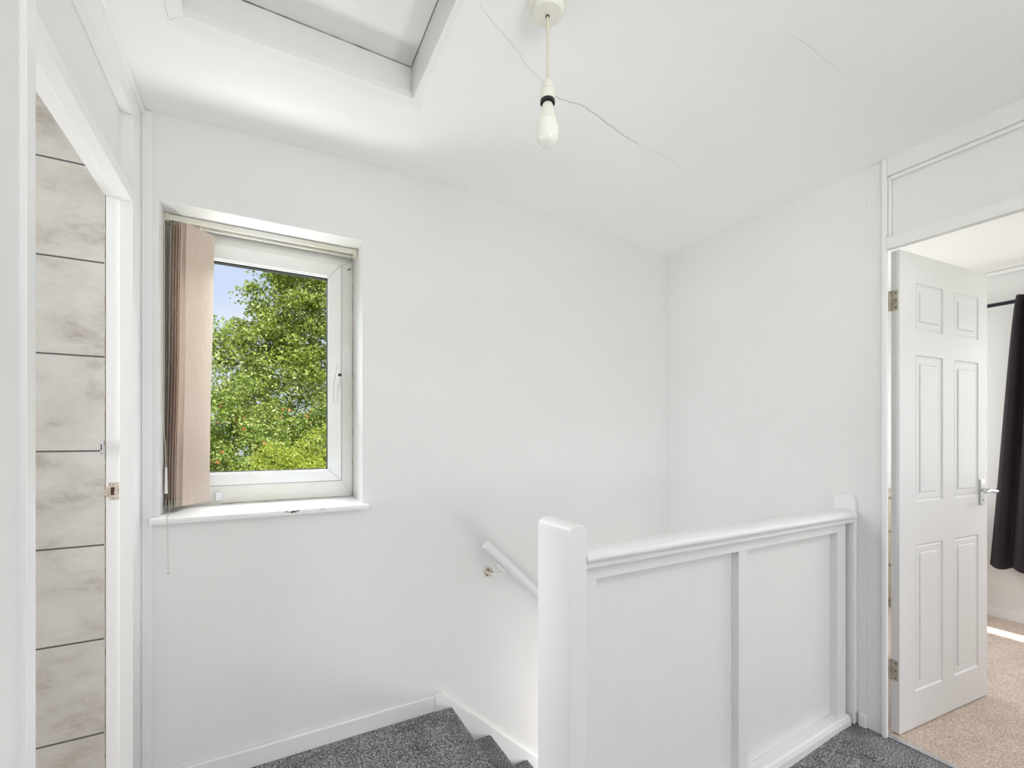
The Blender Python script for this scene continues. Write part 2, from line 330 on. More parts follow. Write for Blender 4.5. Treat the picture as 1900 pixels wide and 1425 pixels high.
bm = bx((-0.455, -0.4585, 1.941, 1.9435, 0.0, 2.03)); link('caulk_line', bm, 'painted_metal', t)
# strike plate and bolt keep on the far stile
s = link('strike_plate', bx(-0.4485, -0.4205, 1.9395, 1.9412, 1.026, 1.084), 'painted_metal', t, bevel=0.0008); s['label'] = 'worn cream-painted strike plate'
link('latch_hole', bx(-0.4425, -0.4335, 1.9388, 1.9396, 1.042, 1.068), 'bare_wood', s)
link('lip', bx(-0.460, -0.4485, 1.9385, 1.9412, 1.038, 1.070), 'painted_metal', s, bevel=0.0008)
bm = bmesh.new()
for z in (1.034, 1.076): tube(bm, [(-0.437, 1.940, z), (-0.437, 1.9385, z)], 0.0033, 12)
link('screw', bm, 'hinge_metal', s)
bm = bx((-0.468, -0.4585, 1.928, 1.945, 1.178, 1.222)); k = link('bolt_keep', bm, 'chrome', t, bevel=0.004); k['label'] = 'small chrome bolt keep'
link('keep_slot', bx(-0.464, -0.4615, 1.9268, 1.9282, 1.190, 1.210), 'black', k)
# vertical bead where the frame meets the window wall
tag(link('trim_2', bx(XL, -0.352, YB-0.006, YB, -0.055, 2.40), 'satin_white', bevel=0.003), kind='structure')

# ---------------------------------------------------------------- baseboards
def board(name, x0, x1, y0, y1, z0, z1, m='gloss_white'):
    return tag(link(name, bx(x0, x1, y0, y1, z0, z1), m, bevel=0.004), kind='structure')
board('baseboard_back', -0.352, 0.703, YB-0.016, YB, -0.056, 0.017)
board('baseboard_right', XR-0.014, XR, 0.957, 0.985, -0.01, 0.055)
board('baseboard_left', -0.393, -0.379, -0.36, 1.158, -0.056, 0.02)

# ---------------------------------------------------------------- landing window
win = empty('window_1', (0.02, 2.288, 0.94), kind='structure')
YW = 2.288
def ring(bm, x0, x1, z0, z1, wl, wr, wb, wt, y0, y1):   # mitred rectangular frame
    o = [(x0, z0), (x1, z0), (x1, z1), (x0, z1)]; i = [(x0+wl, z0+wb), (x1-wr, z0+wb), (x1-wr, z1-wt), (x0+wl, z1-wt)]
    for k in range(4):
        q = [o[k], o[(k+1) % 4], i[(k+1) % 4], i[k]]; prism(bm, [(x, y0, z) for x, z in q], (0, y1-y0, 0))
bm = bmesh.new(); ring(bm, WX0, WX1+0.001, 0.945, WZ1, 0.054, 0.056, 0.084, 0.045, YW, YW+0.065)
fr = link('window_frame', bm, 'upvc_stained', win, bevel=0.002)
bm = bmesh.new(); ring(bm, -0.285, 0.323, 1.027, 2.052, 0.052, 0.053, 0.048, 0.064, YW-0.012, YW+0.045)
sash = link('sash', bm, 'upvc', win, bevel=0.003)
bm = bmesh.new(); ring(bm, -0.236, 0.273, 1.072, 1.992, 0.010, 0.010, 0.010, 0.010, YW-0.006, YW+0.02); link('glazing_bead', bm, 'upvc', sash, bevel=0.003)
bm = bmesh.new(); ring(bm, -0.2265, 0.2635, 1.0815, 1.9825, 0.004, 0.003, 0.003, 0.006, YW+0.004, YW+0.03); link('gasket', bm, 'gasket', sash)
bm = bmesh.new(); ring(bm, -0.2875, 0.3255, 1.0245, 2.0545, 0.0024, 0.0024, 0.0024, 0.0024, YW-0.0012, YW+0.01); link('sash_shadow_line', bm, 'shadow_line_grey', win)  # dark ring painting the shade line between frame and sash
link('pane', bx(-0.224, 0.262, YW+0.022, YW+0.026, 1.083, 1.980), 'window_glass', sash)
bm = bx((WX1-0.003, WX1+0.001, YW-0.0015, YW, 0.946, 2.06), (-0.16, WX1, YW-0.0015, YW, 0.944, 0.9505)); link('sealant', bm, 'mould', win)
bm = bmesh.new()
for (x, z, r) in ((0.355, 2.045, 0.011), (0.362, 2.036, 0.009), (0.366, 0.962, 0.008), (0.371, 0.972, 0.007)):
    prism(bm, [(x+r*math.cos(q)*random.uniform(.7, 1.2), YW-0.001, z+r*math.sin(q)*random.uniform(.7, 1.2)) for q in [2*PI*i/9 for i in range(9)]], (0, 0.0008, 0))
link('mould_patch', bm, 'upvc_stained', win)
# handle with black key barrel
h = link('handle', bx(0.300, 0.318, YW-0.018, YW-0.012, 1.478, 1.572), 'upvc', win, bevel=0.003)
bm = bmesh.new(); tube(bm, [(0.309, YW-0.010, 1.520), (0.310, YW-0.040, 1.520)], [0.013, 0.013], 16)
tube(bm, [(0.309, YW-0.030, 1.530), (0.308, YW-0.036, 1.512), (0.303, YW-0.042, 1.490), (0.297, YW-0.046, 1.470), (0.2945, YW-0.046, 1.44), (0.2945, YW-0.046, 1.395)], [0.012, 0.013, 0.012, 0.0098, 0.009, 0.008], 12)
link('lever', bm, 'upvc', h, smooth=True)
bm = bmesh.new(); tube(bm, [(0.3105, YW-0.036, 1.522), (0.3115, YW-0.0470, 1.522)], 0.0085, 16); kb = link('key_barrel', bm, 'black', h)
bm = bx((WX1-0.058, WX1-0.05, YW-0.006, YW, 0.97, 0.98))
# small white cord block on the frame
b = link('cord_block', bx(-0.181, -0.158, YW-0.010, YW, 0.963, 1.000), 'upvc', win, bevel=0.002)
# sill board, chipped
prof = [(YW, 0.948), (2.018, 0.944), (2.010, 0.940), (2.007, 0.932), (2.010, 0.922), (YB, 0.920), (YB, 0.916), (YW, 0.916)]
bm = bmesh.new(); prism(bm, [(WX0, y, z) for y, z in prof], (WX1-WX0, 0, 0))
P2 = [(YB-0.0003, 0.9448), (2.018, 0.944), (2.010, 0.940), (2.007, 0.932), (2.010, 0.922), (YB-0.0003, 0.920)]
prism(bm, [(-0.354, y, z) for y, z in P2], (WX0+0.354, 0, 0)); prism(bm, [(WX1, y, z) for y, z in P2], (0.397-WX1, 0, 0))
sill = link('window_sill', bm, 'gloss_white', win)
def chip(x, z, w, h, seed):
    random.seed(seed); n = 14; pts = []
    for i in range(n):
        q = 2*PI*i/n; rr = random.uniform(0.45, 1.1); pts.append((x+w*rr*math.cos(q), z+h*rr*math.sin(q)))
    return pts
bm = bmesh.new()
for (x, z, w_, h_, sd) in ((0.102, 0.9335, 0.020, 0.0042, 3), (0.078, 0.9355, 0.010, 0.0022, 7), (0.120, 0.9365, 0.008, 0.003, 9), (0.215, 0.9365, 0.006, 0.0015, 2), (0.203, 0.9370, 0.004, 0.0014, 5), (-0.115, 0.930, 0.0018, 0.0018, 8), (-0.02, 0.930, 0.0015, 0.001, 4)):
    prism(bm, [(px, 2.0066+abs(pz-0.932)*0.28, pz) for px, pz in chip(x, z, w_, h_, sd)], (0, 0.001, 0))
link('paint_chip', bm, 'bare_wood', sill)
# outer reveal in brick and outside sill
tag(link('trim_3', bx((WX0-0.05, WX1+0.05, 2.353, 2.44, 0.90, 0.944)), 'gloss_white'), kind='structure')

# ---------------------------------------------------------------- vertical blind
bl = empty('vertical_blind', (0.02, 2.20, 2.06), 'beige vertical blind drawn to the left of the landing window under a white headrail', 'blind')
bm = bx((-0.333, 0.374, 2.155, 2.162, 2.067, 2.0905), (-0.333, 0.374, 2.162, 2.196, 2.083, 2.0905), (-0.333, 0.374, 2.190, 2.196, 2.064, 2.083))
link('headrail', bm, 'headrail', bl, bevel=0.002)
bm = bx((-0.19, 0.350, 2.1625, 2.1895, 2.078, 2.0828)); link('track_slot', bm, 'gap_dark', bl)
bm = bx((-0.3335, -0.318, 2.151, 2.200, 2.062, 2.0912)); link('end_cap', bm, 'cream_plastic', bl, bevel=0.002)
bm = bx((0.358, 0.3755, 2.151, 2.200, 2.062, 2.0912)); link('end_cap', bm, 'cream_plastic', bl, bevel=0.002)
def vane(x, y, ang, wid, ztop, zbot, bulge, twist=0.0):
    n, nz_ = 8, 24; bm = bmesh.new(); G = []
    for j in range(nz_+1):
        f = j/nz_; z = ztop+(zbot-ztop)*f; row = []; an = ang+twist*(1-f)**3
        for i in range(n+1):
            s = (i/n-0.5)*wid; c = bulge*(1-(2*i/n-1)**2)+0.0012*math.sin(9*f+i)
            xl = x-0.016*f; row.append(bm.verts.new((xl+s*math.cos(an)-c*math.sin(an), y+s*math.sin(an)+c*math.cos(an), z+0.0*s)))
        G.append(row)
    for j in range(nz_):
        for i in range(n): bm.faces.new([G[j][i], G[j][i+1], G[j+1][i+1], G[j+1][i]])
    bmesh.ops.solidify(bm, geom=bm.faces[:], thickness=0.0009)
    return bm
vx = [(-0.2205, 2.183, 53), (-0.262, 2.190, 76), (-0.273, 2.191, 80), (-0.2835, 2.191, 82), (-0.294, 2.191, 84), (-0.304, 2.191, 85)]
for i, (x, y, an) in enumerate(vx):
    v = link('vane', vane(x, y, math.radians(an), 0.127, 2.060, 0.968, -0.004 if i == 0 else 0.003, math.radians(-5) if i == 0 else 0), 'blind_cloth', bl, smooth=True)
    an_ = math.radians(an)
    if i: # weight pocket hanging in the hem
        xb = x-0.0165; bm = bmesh.new(); prism(bm, [(xb-0.062*math.cos(an_), y-0.064*math.sin(an_), 0.966), (xb+0.05*math.cos(an_), y+0.05*math.sin(an_), 0.966), (xb+0.05*math.cos(an_), y+0.05*math.sin(an_), 0.994), (xb-0.062*math.cos(an_), y-0.064*math.sin(an_), 0.994)], (0.002, 0.0, 0)); link('weight', bm, 'hinge_metal', v)
    bm = bx((x-0.004, x+0.004, y-0.016, y+0.004, 2.056, 2.080)); link('hanger', bm, 'cream_plastic', v)
# bead chains linking the vane bottoms and the hanging bead chain
def beads(bm, pts, step=0.0052, r=0.0015):
    pts = [Vector(p) for p in pts]
    for a, b in zip(pts, pts[1:]):
        n = max(1, int((b-a).length/step))
        for i in range(n): sphere(bm, a.lerp(b, i/n), r, 6, 4)
bm = bmesh.new()
ys = 2.122
for i in range(1, 5):
    x0, x1 = vx[i+1][0]-0.022, vx[i][0]-0.022
    beads(bm, [(x0, ys, 0.996), (x0+0.002, ys-0.004, 0.962), ((x0+x1)/2, ys-0.006, 0.953), (x1-0.001, ys-0.004, 0.965), (x1, ys, 0.996)])
link('bottom_chain', bm, 'bead_chain', bl); bm = bmesh.new(); beads(bm, [(-0.20, 2.225, 0.972), (-0.17, 2.20, 0.9495), (-0.145, 2.19, 0.9495), (-0.125, 2.19, 0.9495), (-0.112, 2.21, 0.9495)])
link('bottom_chain', bm, 'bead_chain', bl)
bm = bmesh.new(); beads(bm, [(-0.310, 2.118, 0.985), (-0.309, 2.09, 0.952), (-0.303, 2.0045, 0.948), (-0.301, 2.001, 0.90), (-0.299, 2.001, 0.752)], 0.0065, 0.0019); sphere(bm, (-0.299, 2.001, 0.749), 0.0035); link('hanging_chain', bm, 'bead_chain', bl)
bm = bmesh.new(); beads(bm, [(-0.328, 2.153, 2.062), (-0.328, 2.153, 1.06)], 0.0055, 0.0013); beads(bm, [(-0.322, 2.150, 2.062), (-0.323, 2.150, 1.10)], 0.0055, 0.0013); link('control_chain', bm, 'cream_plastic', bl)
bm = bmesh.new(); tube(bm, [(-0.3305, 2.13, 2.06), (-0.3305, 2.128, 1.5), (-0.331, 2.126, 1.32), (-0.330, 2.124, 1.24), (-0.326, 2.122, 1.21), (-0.325, 2.122, 1.10)], 0.0011, 6); link('pull_cord', bm, 'headrail', bl)
bm = bmesh.new(); tube(bm, [(-0.324, 2.122, 1.12), (-0.324, 2.122, 1.02)], [0.004, 0.006], 10); link('cord_weight', bm, 'headrail', bl, smooth=True)

# ---------------------------------------------------------------- loft hatch
lh = empty('loft_hatch', (0.13, 1.2, 2.40), 'white square loft hatch recessed in the ceiling behind a mitred timber frame', 'hatch')
zc = 2.40
def hring(bm, x0, x1, y0, y1, w, z0, z1):
    o = [(x0, y0), (x1, y0), (x1, y1), (x0, y1)]; i = [(x0+w, y0+w), (x1-w, y0+w), (x1-w, y1-w), (x0+w, y1-w)]
    for k in range(4): prism(bm, [(x, y, z0) for x, y in (o[k], o[(k+1) % 4], i[(k+1) % 4], i[k])], (0, 0, z1-z0))
bm = bmesh.new(); hring(bm, HX0-0.040, HX1+0.040, HY0-0.04, HY1+0.026, 0.036, zc-0.0065, zc+0.02); link('architrave', bm, 'gloss_white', lh, bevel=0.002)
bm = bmesh.new(); hring(bm, HX0-0.02, HX1+0.02, HY0-0.02, HY1+0.02, 0.02, zc-0.006, 2.56); link('lining', bm, 'satin_white', lh, bevel=0.001)
link('hatch_panel', bx(HX0+0.003, HX1-0.003, HY0+0.003, HY1-0.003, 2.510, 2.525), 'satin_white', lh)
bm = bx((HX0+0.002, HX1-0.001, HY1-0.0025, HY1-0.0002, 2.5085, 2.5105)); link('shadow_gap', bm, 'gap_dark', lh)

# ---------------------------------------------------------------- pendant light
PX, PY = 0.658, 1.004
pc = ceil_z(PX, PY)
pl = empty('pendant_light', (PX, PY, pc), 'bare white bulb hanging on a cream flex from the round ceiling rose', 'light')
bm = bmesh.new(); lathe(bm, [(0.0, 0.001), (0.050, 0.001), (0.051, -0.010), (0.049, -0.020), (0.043, -0.023), (0.0415, -0.036), (0.038, -0.040), (0.008, -0.043), (0.0, -0.043)], (PX, PY, pc), 40)
rose = link('ceiling_rose', bm, 'lampholder_white', pl, smooth=True)
bm = bmesh.new(); lathe(bm, [(0, -0.043), (0.0055, -0.043), (0.0055, -0.0445), (0, -0.0445)], (PX, PY, pc), 16); link('cord_hole', bm, 'dark_hole', rose)
zh = 2.182
bm = bmesh.new(); tube(bm, [(PX, PY, pc-0.042), (PX+0.0006, PY, 2.27), (PX, PY, zh-0.004)], 0.0031, 10); link('flex', bm, 'flex', pl, smooth=True)
bm = bmesh.new(); lathe(bm, [(0.0, 0), (0.005, 0), (0.010, -0.004), (0.0155, -0.014), (0.018, -0.028), (0.018, -0.030), (0.0172, -0.0305), (0.0172, -0.0318), (0.019, -0.032), (0.0195, -0.056), (0.0175, -0.0565), (0.0175, -0.058)], (PX, PY, zh-0.002), 32)
hol = link('lamp_holder', bm, 'lampholder_white', pl, smooth=True)
bm = bmesh.new(); lathe(bm, [(0.0178, -0.0312), (0.0184, -0.0312), (0.0184, -0.0322), (0.0178, -0.0322)], (PX, PY, zh-0.002), 32); link('seam', bm, 'brass', hol)
bm = bmesh.new(); lathe(bm, [(0.017, -0.055), (0.0192, -0.0565), (0.0196, -0.064), (0.0175, -0.0655), (0.0165, -0.064), (0.0165, -0.056)], (PX, PY, zh-0.002), 32); link('collar', bm, 'black', hol, smooth=True)
bm = bmesh.new(); lathe(bm, [(0.0125, -0.050), (0.0130, -0.068), (0.0, -0.068)], (PX, PY, zh-0.002), 24)
bulb = empty('bulb', (PX, PY, zh-0.07), parent=pl)
link('cap', bm, 'brass', bulb, smooth=True, world=True)
bm = bmesh.new(); zb = zh-0.070
lathe(bm, [(0.0130, 0.002), (0.0150, -0.002), (0.0165, -0.012), (0.0180, -0.024), (0.0215, -0.036), (0.0262, -0.046), (0.0268, -0.0475)], (PX, PY, zb), 40); link('body', bm, 'lampholder_white', bulb, smooth=True)
m = mat('opal', (0.84, 0.83, 0.78), 0.18, coat=0.5); m.node_tree.nodes['Principled BSDF'].inputs['Subsurface Weight'].default_value = 0.0
bm = bmesh.new(); R = 0.0298; c0 = -0.080; pr_ = [(0.0268, -0.0475), (0.0285, -0.056), (0.0297, -0.066)]
for i in range(1, 17):
    q = PI/2*i/16; pr_.append((max(0, R*math.cos(q)) if i < 16 else 0.0, -0.080-0.0315*math.sin(q)))
lathe(bm, pr_, (PX, PY, zb), 40); link('globe', bm, 'opal', bulb, smooth=True)

# ---------------------------------------------------------------- balustrade
ba = empty('balustrade', (1.45, 1.03, 0.0), 'white panelled timber balustrade with round-topped newel post guarding the stairwell', 'balustrade')
YF = 1.02                           # front face of the panelled framing
# newel: rounded top profile in XZ extruded in Y
x0, x1 = 0.715, 0.778; zt = 0.995
def arch(a0, a1, base, top, r, n=8):
    pts = [(a0, base), (a1, base)]
    for i in range(n+1): q = PI/2*i/n; pts.append((a1-r+r*math.cos(q), top-r*0.8+r*0.8*math.sin(q)))
    for i in range(n+1): q = PI/2+PI/2*i/n; pts.append((a0+r+r*math.cos(q), top-r*0.8+r*0.8*math.sin(q)))
    return pts
bm = bmesh.new(); prism(bm, [(x, 0.988, z) for x, z in arch(x0, x1, -0.6, zt, 0.026)], (0, 0.157, 0))
link('newel_post', bm, 'gloss_white', ba, smooth=True, bevel=0.004, angle=50)
fx0, fx1 = 0.778, XR
YPn = YF+0.030
bm = bx((fx0, 0.836, YF, YF+0.045, ground_z(0.8), 0.8262)); link('stile', bm, 'satin_white', ba, bevel=0.002)
bm = bx((2.138, 2.205, YF, YF+0.045, -0.01, 0.8262)); link('stile', bm, 'satin_white', ba, bevel=0.002)
bm = bx((1.478, 1.530, YF, YF+0.045, -0.055, 0.8262)); link('mullion', bm, 'satin_white', ba, bevel=0.002)
bm = bx((fx0, 2.205, YF, YF+0.045, 0.826, 0.868)); link('top_rail', bm, 'satin_white', ba, bevel=0.002)
link('panel', bx(0.834, 1.480, YPn, YPn+0.012, -0.05, 0.830), 'satin_white', ba)
link('panel', bx(1.528, 2.140, YPn, YPn+0.012, -0.05, 0.830), 'satin_white', ba)
link('back_board', bx(fx0, XR, YF+0.046, YF+0.054, -0.06, 0.868), 'satin_white', ba)
pf = [(0.998, -0.07), (YF+0.03, -0.07), (YF+0.03, 0.040), (1.010, 0.040), (1.004, 0.034), (0.998, 0.020)]
bm = bmesh.new()
sx = [0.78, 1.2, 1.5, 1.8, 2.1, 2.205]
for a_, b_ in zip(sx, sx[1:]):
    A = [bm.verts.new((a_, y, z+ground_z(a_)*0.6)) for y, z in pf]; B = [bm.verts.new((b_, y, z+ground_z(b_)*0.6)) for y, z in pf]
    for i in range(6): bm.faces.new([A[i], A[(i+1) % 6], B[(i+1) % 6], B[i]])
bmesh.ops.remove_doubles(bm, verts=bm.verts, dist=1e-4); bmesh.ops.holes_fill(bm, edges=bm.edges)
link('plinth', bm, 'gloss_white', ba, bevel=0.002)
# moulded handrail
hp = [(1.000, 0.868), (0.996, 0.872), (0.996, 0.880), (1.002, 0.885), (1.000, 0.889), (0.989, 0.891), (0.984, 0.897), (0.984, 0.905), (0.989, 0.913), (1.000, 0.920), (1.020, 0.9245), (1.040, 0.9245), (1.058, 0.920), (1.068, 0.913), (1.073, 0.905), (1.073, 0.897), (1.068, 0.891), (1.060, 0.868)]
bm = bmesh.new(); prism(bm, [(fx0-0.001, y, z-0.004) for y, z in hp], (2.222-fx0, 0, 0)); link('handrail', bm, 'gloss_white', ba, smooth=True, angle=50)
bm = bmesh.new(); prism(bm, [(2.221, y, z) for y, z in arch(0.995, 1.075, 0.0, 0.985, 0.03)], (XR-2.221, 0, 0)); link('wall_post', bm, 'gloss_white', ba, bevel=0.003)

# ---------------------------------------------------------------- stairs
st = empty('staircase', (0.785, 1.56, -0.055), 'dark grey carpeted stairs descending to the right between wall and balustrade', 'stairs')
rise, going, nx0, nz0 = 0.197, 0.2135, 0.785, -0.055
def tread_profile(xa, z, xn):         # from back xa to rounded nosing xn
    p = [(xa, z-0.035), (xa, z)]
    for i in range(7): q = PI/2-PI*i/6; p.append((xn-0.0175+0.0175*math.cos(q), z-0.0175+0.0175*math.sin(q)))
    return p
for k in range(7):
    zn = nz0-rise*k; xn = nx0+going*k
    if k == 0:
        bm = bmesh.new(); prism(bm, [(x, 1.147, z+0.0012) for x, z in tread_profile(0.70, zn, xn+0.003)], (0, 0.881, 0)); link('nosing', bm, 'grey_carpet', st, smooth=True, angle=60)
    else:
        bm = bmesh.new(); prism(bm, [(x, 1.147, z) for x, z in tread_profile(xn-going-0.03, zn, xn)], (0, 0.881, 0)); link('tread', bm, 'grey_carpet', st, smooth=True, angle=60)
    bm = bmesh.new(); box(bm, xn-0.045, xn-0.022, 1.147, 2.028, zn-rise, zn-0.03); link('riser', bm, 'grey_carpet', st)
sl = -0.92; L = 1.500
bm = bmesh.new(); yS = YB-0.018
poly = [(0.703, 0.019), (0.743, 0.021), (0.743+L, 0.021+sl*L), (0.743+L, 0.021+sl*L-0.5), (0.703, -0.45)]
prism(bm, [(x, yS, z) for x, z in poly], (0, 0.018, 0)); link('stringer', bm, 'gloss_white', st, bevel=0.003)
tag(link('floor_lower', bx(0.3, XR, 1.08, YB, -1.60, -1.434), 'grey_carpet'), kind='structure')
tag(link('wall_stair_front', bx(0.80, XR, 1.076, 1.145, -1.434, -0.06), 'wall_paint'), kind='structure')

# wall handrail
hr = empty('stair_handrail', (1.0, 1.99, 0.65), 'short white round handrail sloping down the wall behind the newel post', 'handrail')
dx = Vector((1, 0, -0.95)).normalized(); p0 = Vector((0.945, 1.988, 0.712))
bm = bmesh.new(); tube(bm, [p0, p0+dx*1.9], 0.0225, 20); o = link('rail', bm, 'gloss_white', hr, smooth=True, bevel=0.002)
def bracket(s, name='bracket'):
    c = p0+dx*s; wx, wz = c.x-0.055, c.z-0.105+0.04
    b_ = empty(name, (wx, YB, wz), parent=hr)
    bm = bmesh.new(); tube(bm, [(wx, YB, wz), (wx, YB-0.004, wz)], 0.024, 24); q = link('plate', bm, 'painted_metal', b_, bevel=0.001)
    bm = bmesh.new(); tube(bm, [(wx+0.008, YB-0.004, wz-0.004), (wx+0.018, YB-0.035, wz-0.008), (c.x-0.004, 1.993, wz-0.002), (c.x+0.004, 1.989, c.z-0.026)], 0.0055, 10); link('arm', bm, 'satin_white', b_, smooth=True)
    bm = bmesh.new(); tube(bm, [c+Vector((-0.02, 0, -0.003)), c+Vector((0.02, 0, -0.041))], 0.008, 8)
    bmesh.ops.translate(bm, verts=bm.verts, vec=(-0.014, 0, -0.016)); link('saddle', bm, 'satin_white', b_)
    bm = bmesh.new()
    for ax, az in ((-0.004, 0.013), (-0.009, -0.012), (0.014, -0.001)): tube(bm, [(wx+ax, YB-0.004, wz+az), (wx+ax, YB-0.0052, wz+az)], 0.0042, 12)
    link('screw', bm, 'dark_hole', b_)
bracket(0.135); bracket(1.4)

# ---------------------------------------------------------------- bedroom doorway on the right
t = empty('trim_4', (2.26, 0.5, 0), kind='structure')
bm = bx(2.231, 2.252, 0.886, 0.902, -0.005, 2.372); link('stile', bm, 'gloss_white', t, bevel=0.0025)
bm = bx(2.2435, 2.262, 0.902, 0.958, -0.005, 2.372); link('casing', bm, 'wall_paint', t, bevel=0.0015)
bm = bx((2.231, 2.262, 0.080, 0.118, -0.005, 2.372)); link('stile', bm, 'gloss_white', t, bevel=0.0025)
bm = bx((2.231, 2.262, 0.118, 0.886, 2.000, 2.048)); link('transom', bm, 'satin_white', t, bevel=0.0025)
bm = bx((2.234, 2.262, 0.118, 0.886, 2.300, 2.374)); link('head', bm, 'wall_paint', t, bevel=0.0025)
bm = bx((2.246, 2.262, 0.118, 0.878, 2.286, 2.300), (2.246, 2.262, 0.878, 0.886, 2.048, 2.300)); link('bead', bm, 'gloss_white', t, bevel=0.003)
tag(link('threshold_strip', bx(2.247, 2.268, 0.118, 0.886, -0.002, 0.005), 'strip_metal', bevel=0.002), 'thin metal carpet strip across the bedroom doorway floor', 'threshold strip')
dr = empty('door_1', (2.294, 0.865, 0.0), kind='structure', rz=math.atan2(-0.065, 0.72))
# leaf in its own axes: s along x, thickness y in 0..0.035, z up
DW, DH, TH = 0.726, 2.006, 0.030
cols = [(0.118, 0.334), (0.428, 0.645)]; rows = [(0.158, 0.778), (0.957, 1.58), (1.685, 1.885)]
def leaf_mesh():
    bm = bmesh.new()
    sx = [0, cols[0][0], cols[0][1], cols[1][0], cols[1][1], DW]; sz = [0.008, rows[0][0], rows[0][1], rows[1][0], rows[1][1], rows[2][0], rows[2][1], DH]
    for y, sg in ((0, 1), (TH, -1)):
        for i in range(5):
            for j in range(7):
                a0, a1, b0, b1 = sx[i], sx[i+1], sz[j], sz[j+1]
                if i in (1, 3) and j in (1, 3, 5):
                    prev = None
                    for ins, dep in ((0, 0), (0.004, 0.0045), (0.010, 0.0058), (0.014, 0.0035), (0.034, 0.0045), (0.038, 0.006), (0.041, 0.0015), (0.045, 0.001)):
                        c = [(a0+ins, b0+ins), (a1-ins, b0+ins), (a1-ins, b1-ins), (a0+ins, b1-ins)]; R_ = [bm.verts.new((s, y+sg*dep, z)) for s, z in c]
                        if prev:
                            for k in range(4): bm.faces.new([prev[k], prev[(k+1) % 4], R_[(k+1) % 4], R_[k]])
                        prev = R_
                    bm.faces.new(prev)
                else: bm.faces.new([bm.verts.new(p) for p in ((a0, y, b0), (a1, y, b0), (a1, y, b1), (a0, y, b1))])
    for x in (0, DW):
        for j in range(7): bm.faces.new([bm.verts.new(p) for p in ((x, 0, sz[j]), (x, TH, sz[j]), (x, TH, sz[j+1]), (x, 0, sz[j+1]))])
    for z in (0.008, DH):
        for i in range(5): bm.faces.new([bm.verts.new(p) for p in ((sx[i], 0, z), (sx[i+1], 0, z), (sx[i+1], TH, z), (sx[i], TH, z))])
    bmesh.ops.remove_doubles(bm, verts=bm.verts, dist=1e-5); return bm
leaf = link('leaf', leaf_mesh(), 'door_white', dr, world=False)
for z0 in (1.757, 0.222):
    # butt hinge: a leaf plate on the door edge, a knuckle barrel and a plate on the frame
    bm = bx((-0.0016, 0.0, 0.005, 0.0295, z0, z0+0.085)); hg = link('hinge', bm, 'hinge_metal', dr, world=False, bevel=0.0006)
    bm = bmesh.new()
    for q in range(5): tube(bm, [(-0.0065, 0.0325, z0+0.001+q*0.0168), (-0.0065, 0.0325, z0+0.0165+q*0.0168)], 0.0052, 10)
    link('knuckle', bm, 'hinge_metal', hg, world=False, smooth=True)
    bm = bmesh.new()
    for (yy, zz) in ((0.013, 0.012), (0.012, 0.043), (0.013, 0.072)): tube(bm, [(-0.0016, yy, z0+zz), (-0.0024, yy, z0+zz)], 0.0030, 10)
    link('screw', bm, 'dark_hole' , hg, world=False)
# chrome lever handle, both sides
def lever(side):
    y = 0 if side > 0 else TH; s = -1 if side > 0 else 1
    hb = link('handle', bx(0.649, 0.688, min(y, y+s*0.008), max(y, y+s*0.008), 0.915, 1.035), 'chrome', dr, world=False, bevel=0.003)
    bm = bmesh.new(); tube(bm, [(0.668, y+s*0.006, 0.984), (0.668, y+s*0.046, 0.984), (0.664, y+s*0.052, 0.984), (0.640, y+s*0.055, 0.986), (0.605, y+s*0.054, 0.990), (0.572, y+s*0.050, 0.984)], [0.009, 0.0085, 0.010, 0.0088, 0.0080, 0.0088], 14)
    link('lever', bm, 'chrome', hb, world=False, smooth=True)
    bm = bmesh.new(); tube(bm, [(0.668, y+s*0.008, 0.936), (0.668, y+s*0.0088, 0.936)], 0.003, 10); link('screw', bm, 'black', hb, world=False)
lever(1); lever(-1)
link('latch', bx(DW, DW+0.008, 0.010, 0.021, 0.965, 1.0), 'chrome', dr, world=False)

# ---------------------------------------------------------------- bedroom
XF = 4.391
tag(link('floor_bedroom', bx(2.266, 4.5, -2.05, 2.1, -0.15, 0.002), 'beige_carpet'), kind='structure')
tag(link('ceiling_bedroom', bx(2.275, 4.5, -2.1, 2.1, 2.36, 2.46), 'ceiling_paint'), kind='structure')
bm = bx((XF, 4.6, 1.0, 2.1, -0.15, 2.5), (XF, 4.6, -2.1, -1.45, -0.15, 2.5), (XF, 4.6, -1.45, 1.0, -0.15, 0.90), (XF, 4.6, -1.45, 1.0, 2.03, 2.5))
tag(link('wall_bedroom_far', bm, 'wall_paint'), kind='structure')
tag(link('wall_bedroom_side', bx((2.285, 2.92, 2.048, 2.14, -0.15, 2.5), (3.78, 4.5, 2.048, 2.14, -0.15, 2.5), (2.92, 3.78, 2.048, 2.14, -0.15, 0.78), (2.92, 3.78, 2.048, 2.14, 1.93, 2.5), (2.285, 2.6, -2.12, -2.05, -0.15, 2.5), (4.2, 4.6, -2.12, -2.05, -0.15, 2.5), (2.6, 4.2, -2.12, -2.05, -0.15, 0.65), (2.6, 4.2, -2.12, -2.05, 1.96, 2.5), (XR, XB, -2.12, -2.06, -0.15, 2.49)), 'wall_paint'), kind='structure')
board('baseboard_bedroom', XF-0.014, XF, -2.05, 2.048, 0.0, 0.066)
tag(link('trim_5', bx((XF-0.03, XF, -2.05, 2.048, 2.335, 2.36)), 'ceiling_paint', bevel=0.01), kind='structure')
w2 = empty('window_2', (4.47, -0.22, 0.9), kind='structure')
bm = bmesh.new()
o_ = [(-1.45, 0.90), (1.0, 0.90), (1.0, 2.03), (-1.45, 2.03)]; i_ = [(-1.40, 0.95), (0.95, 0.95), (0.95, 1.98), (-1.40, 1.98)]
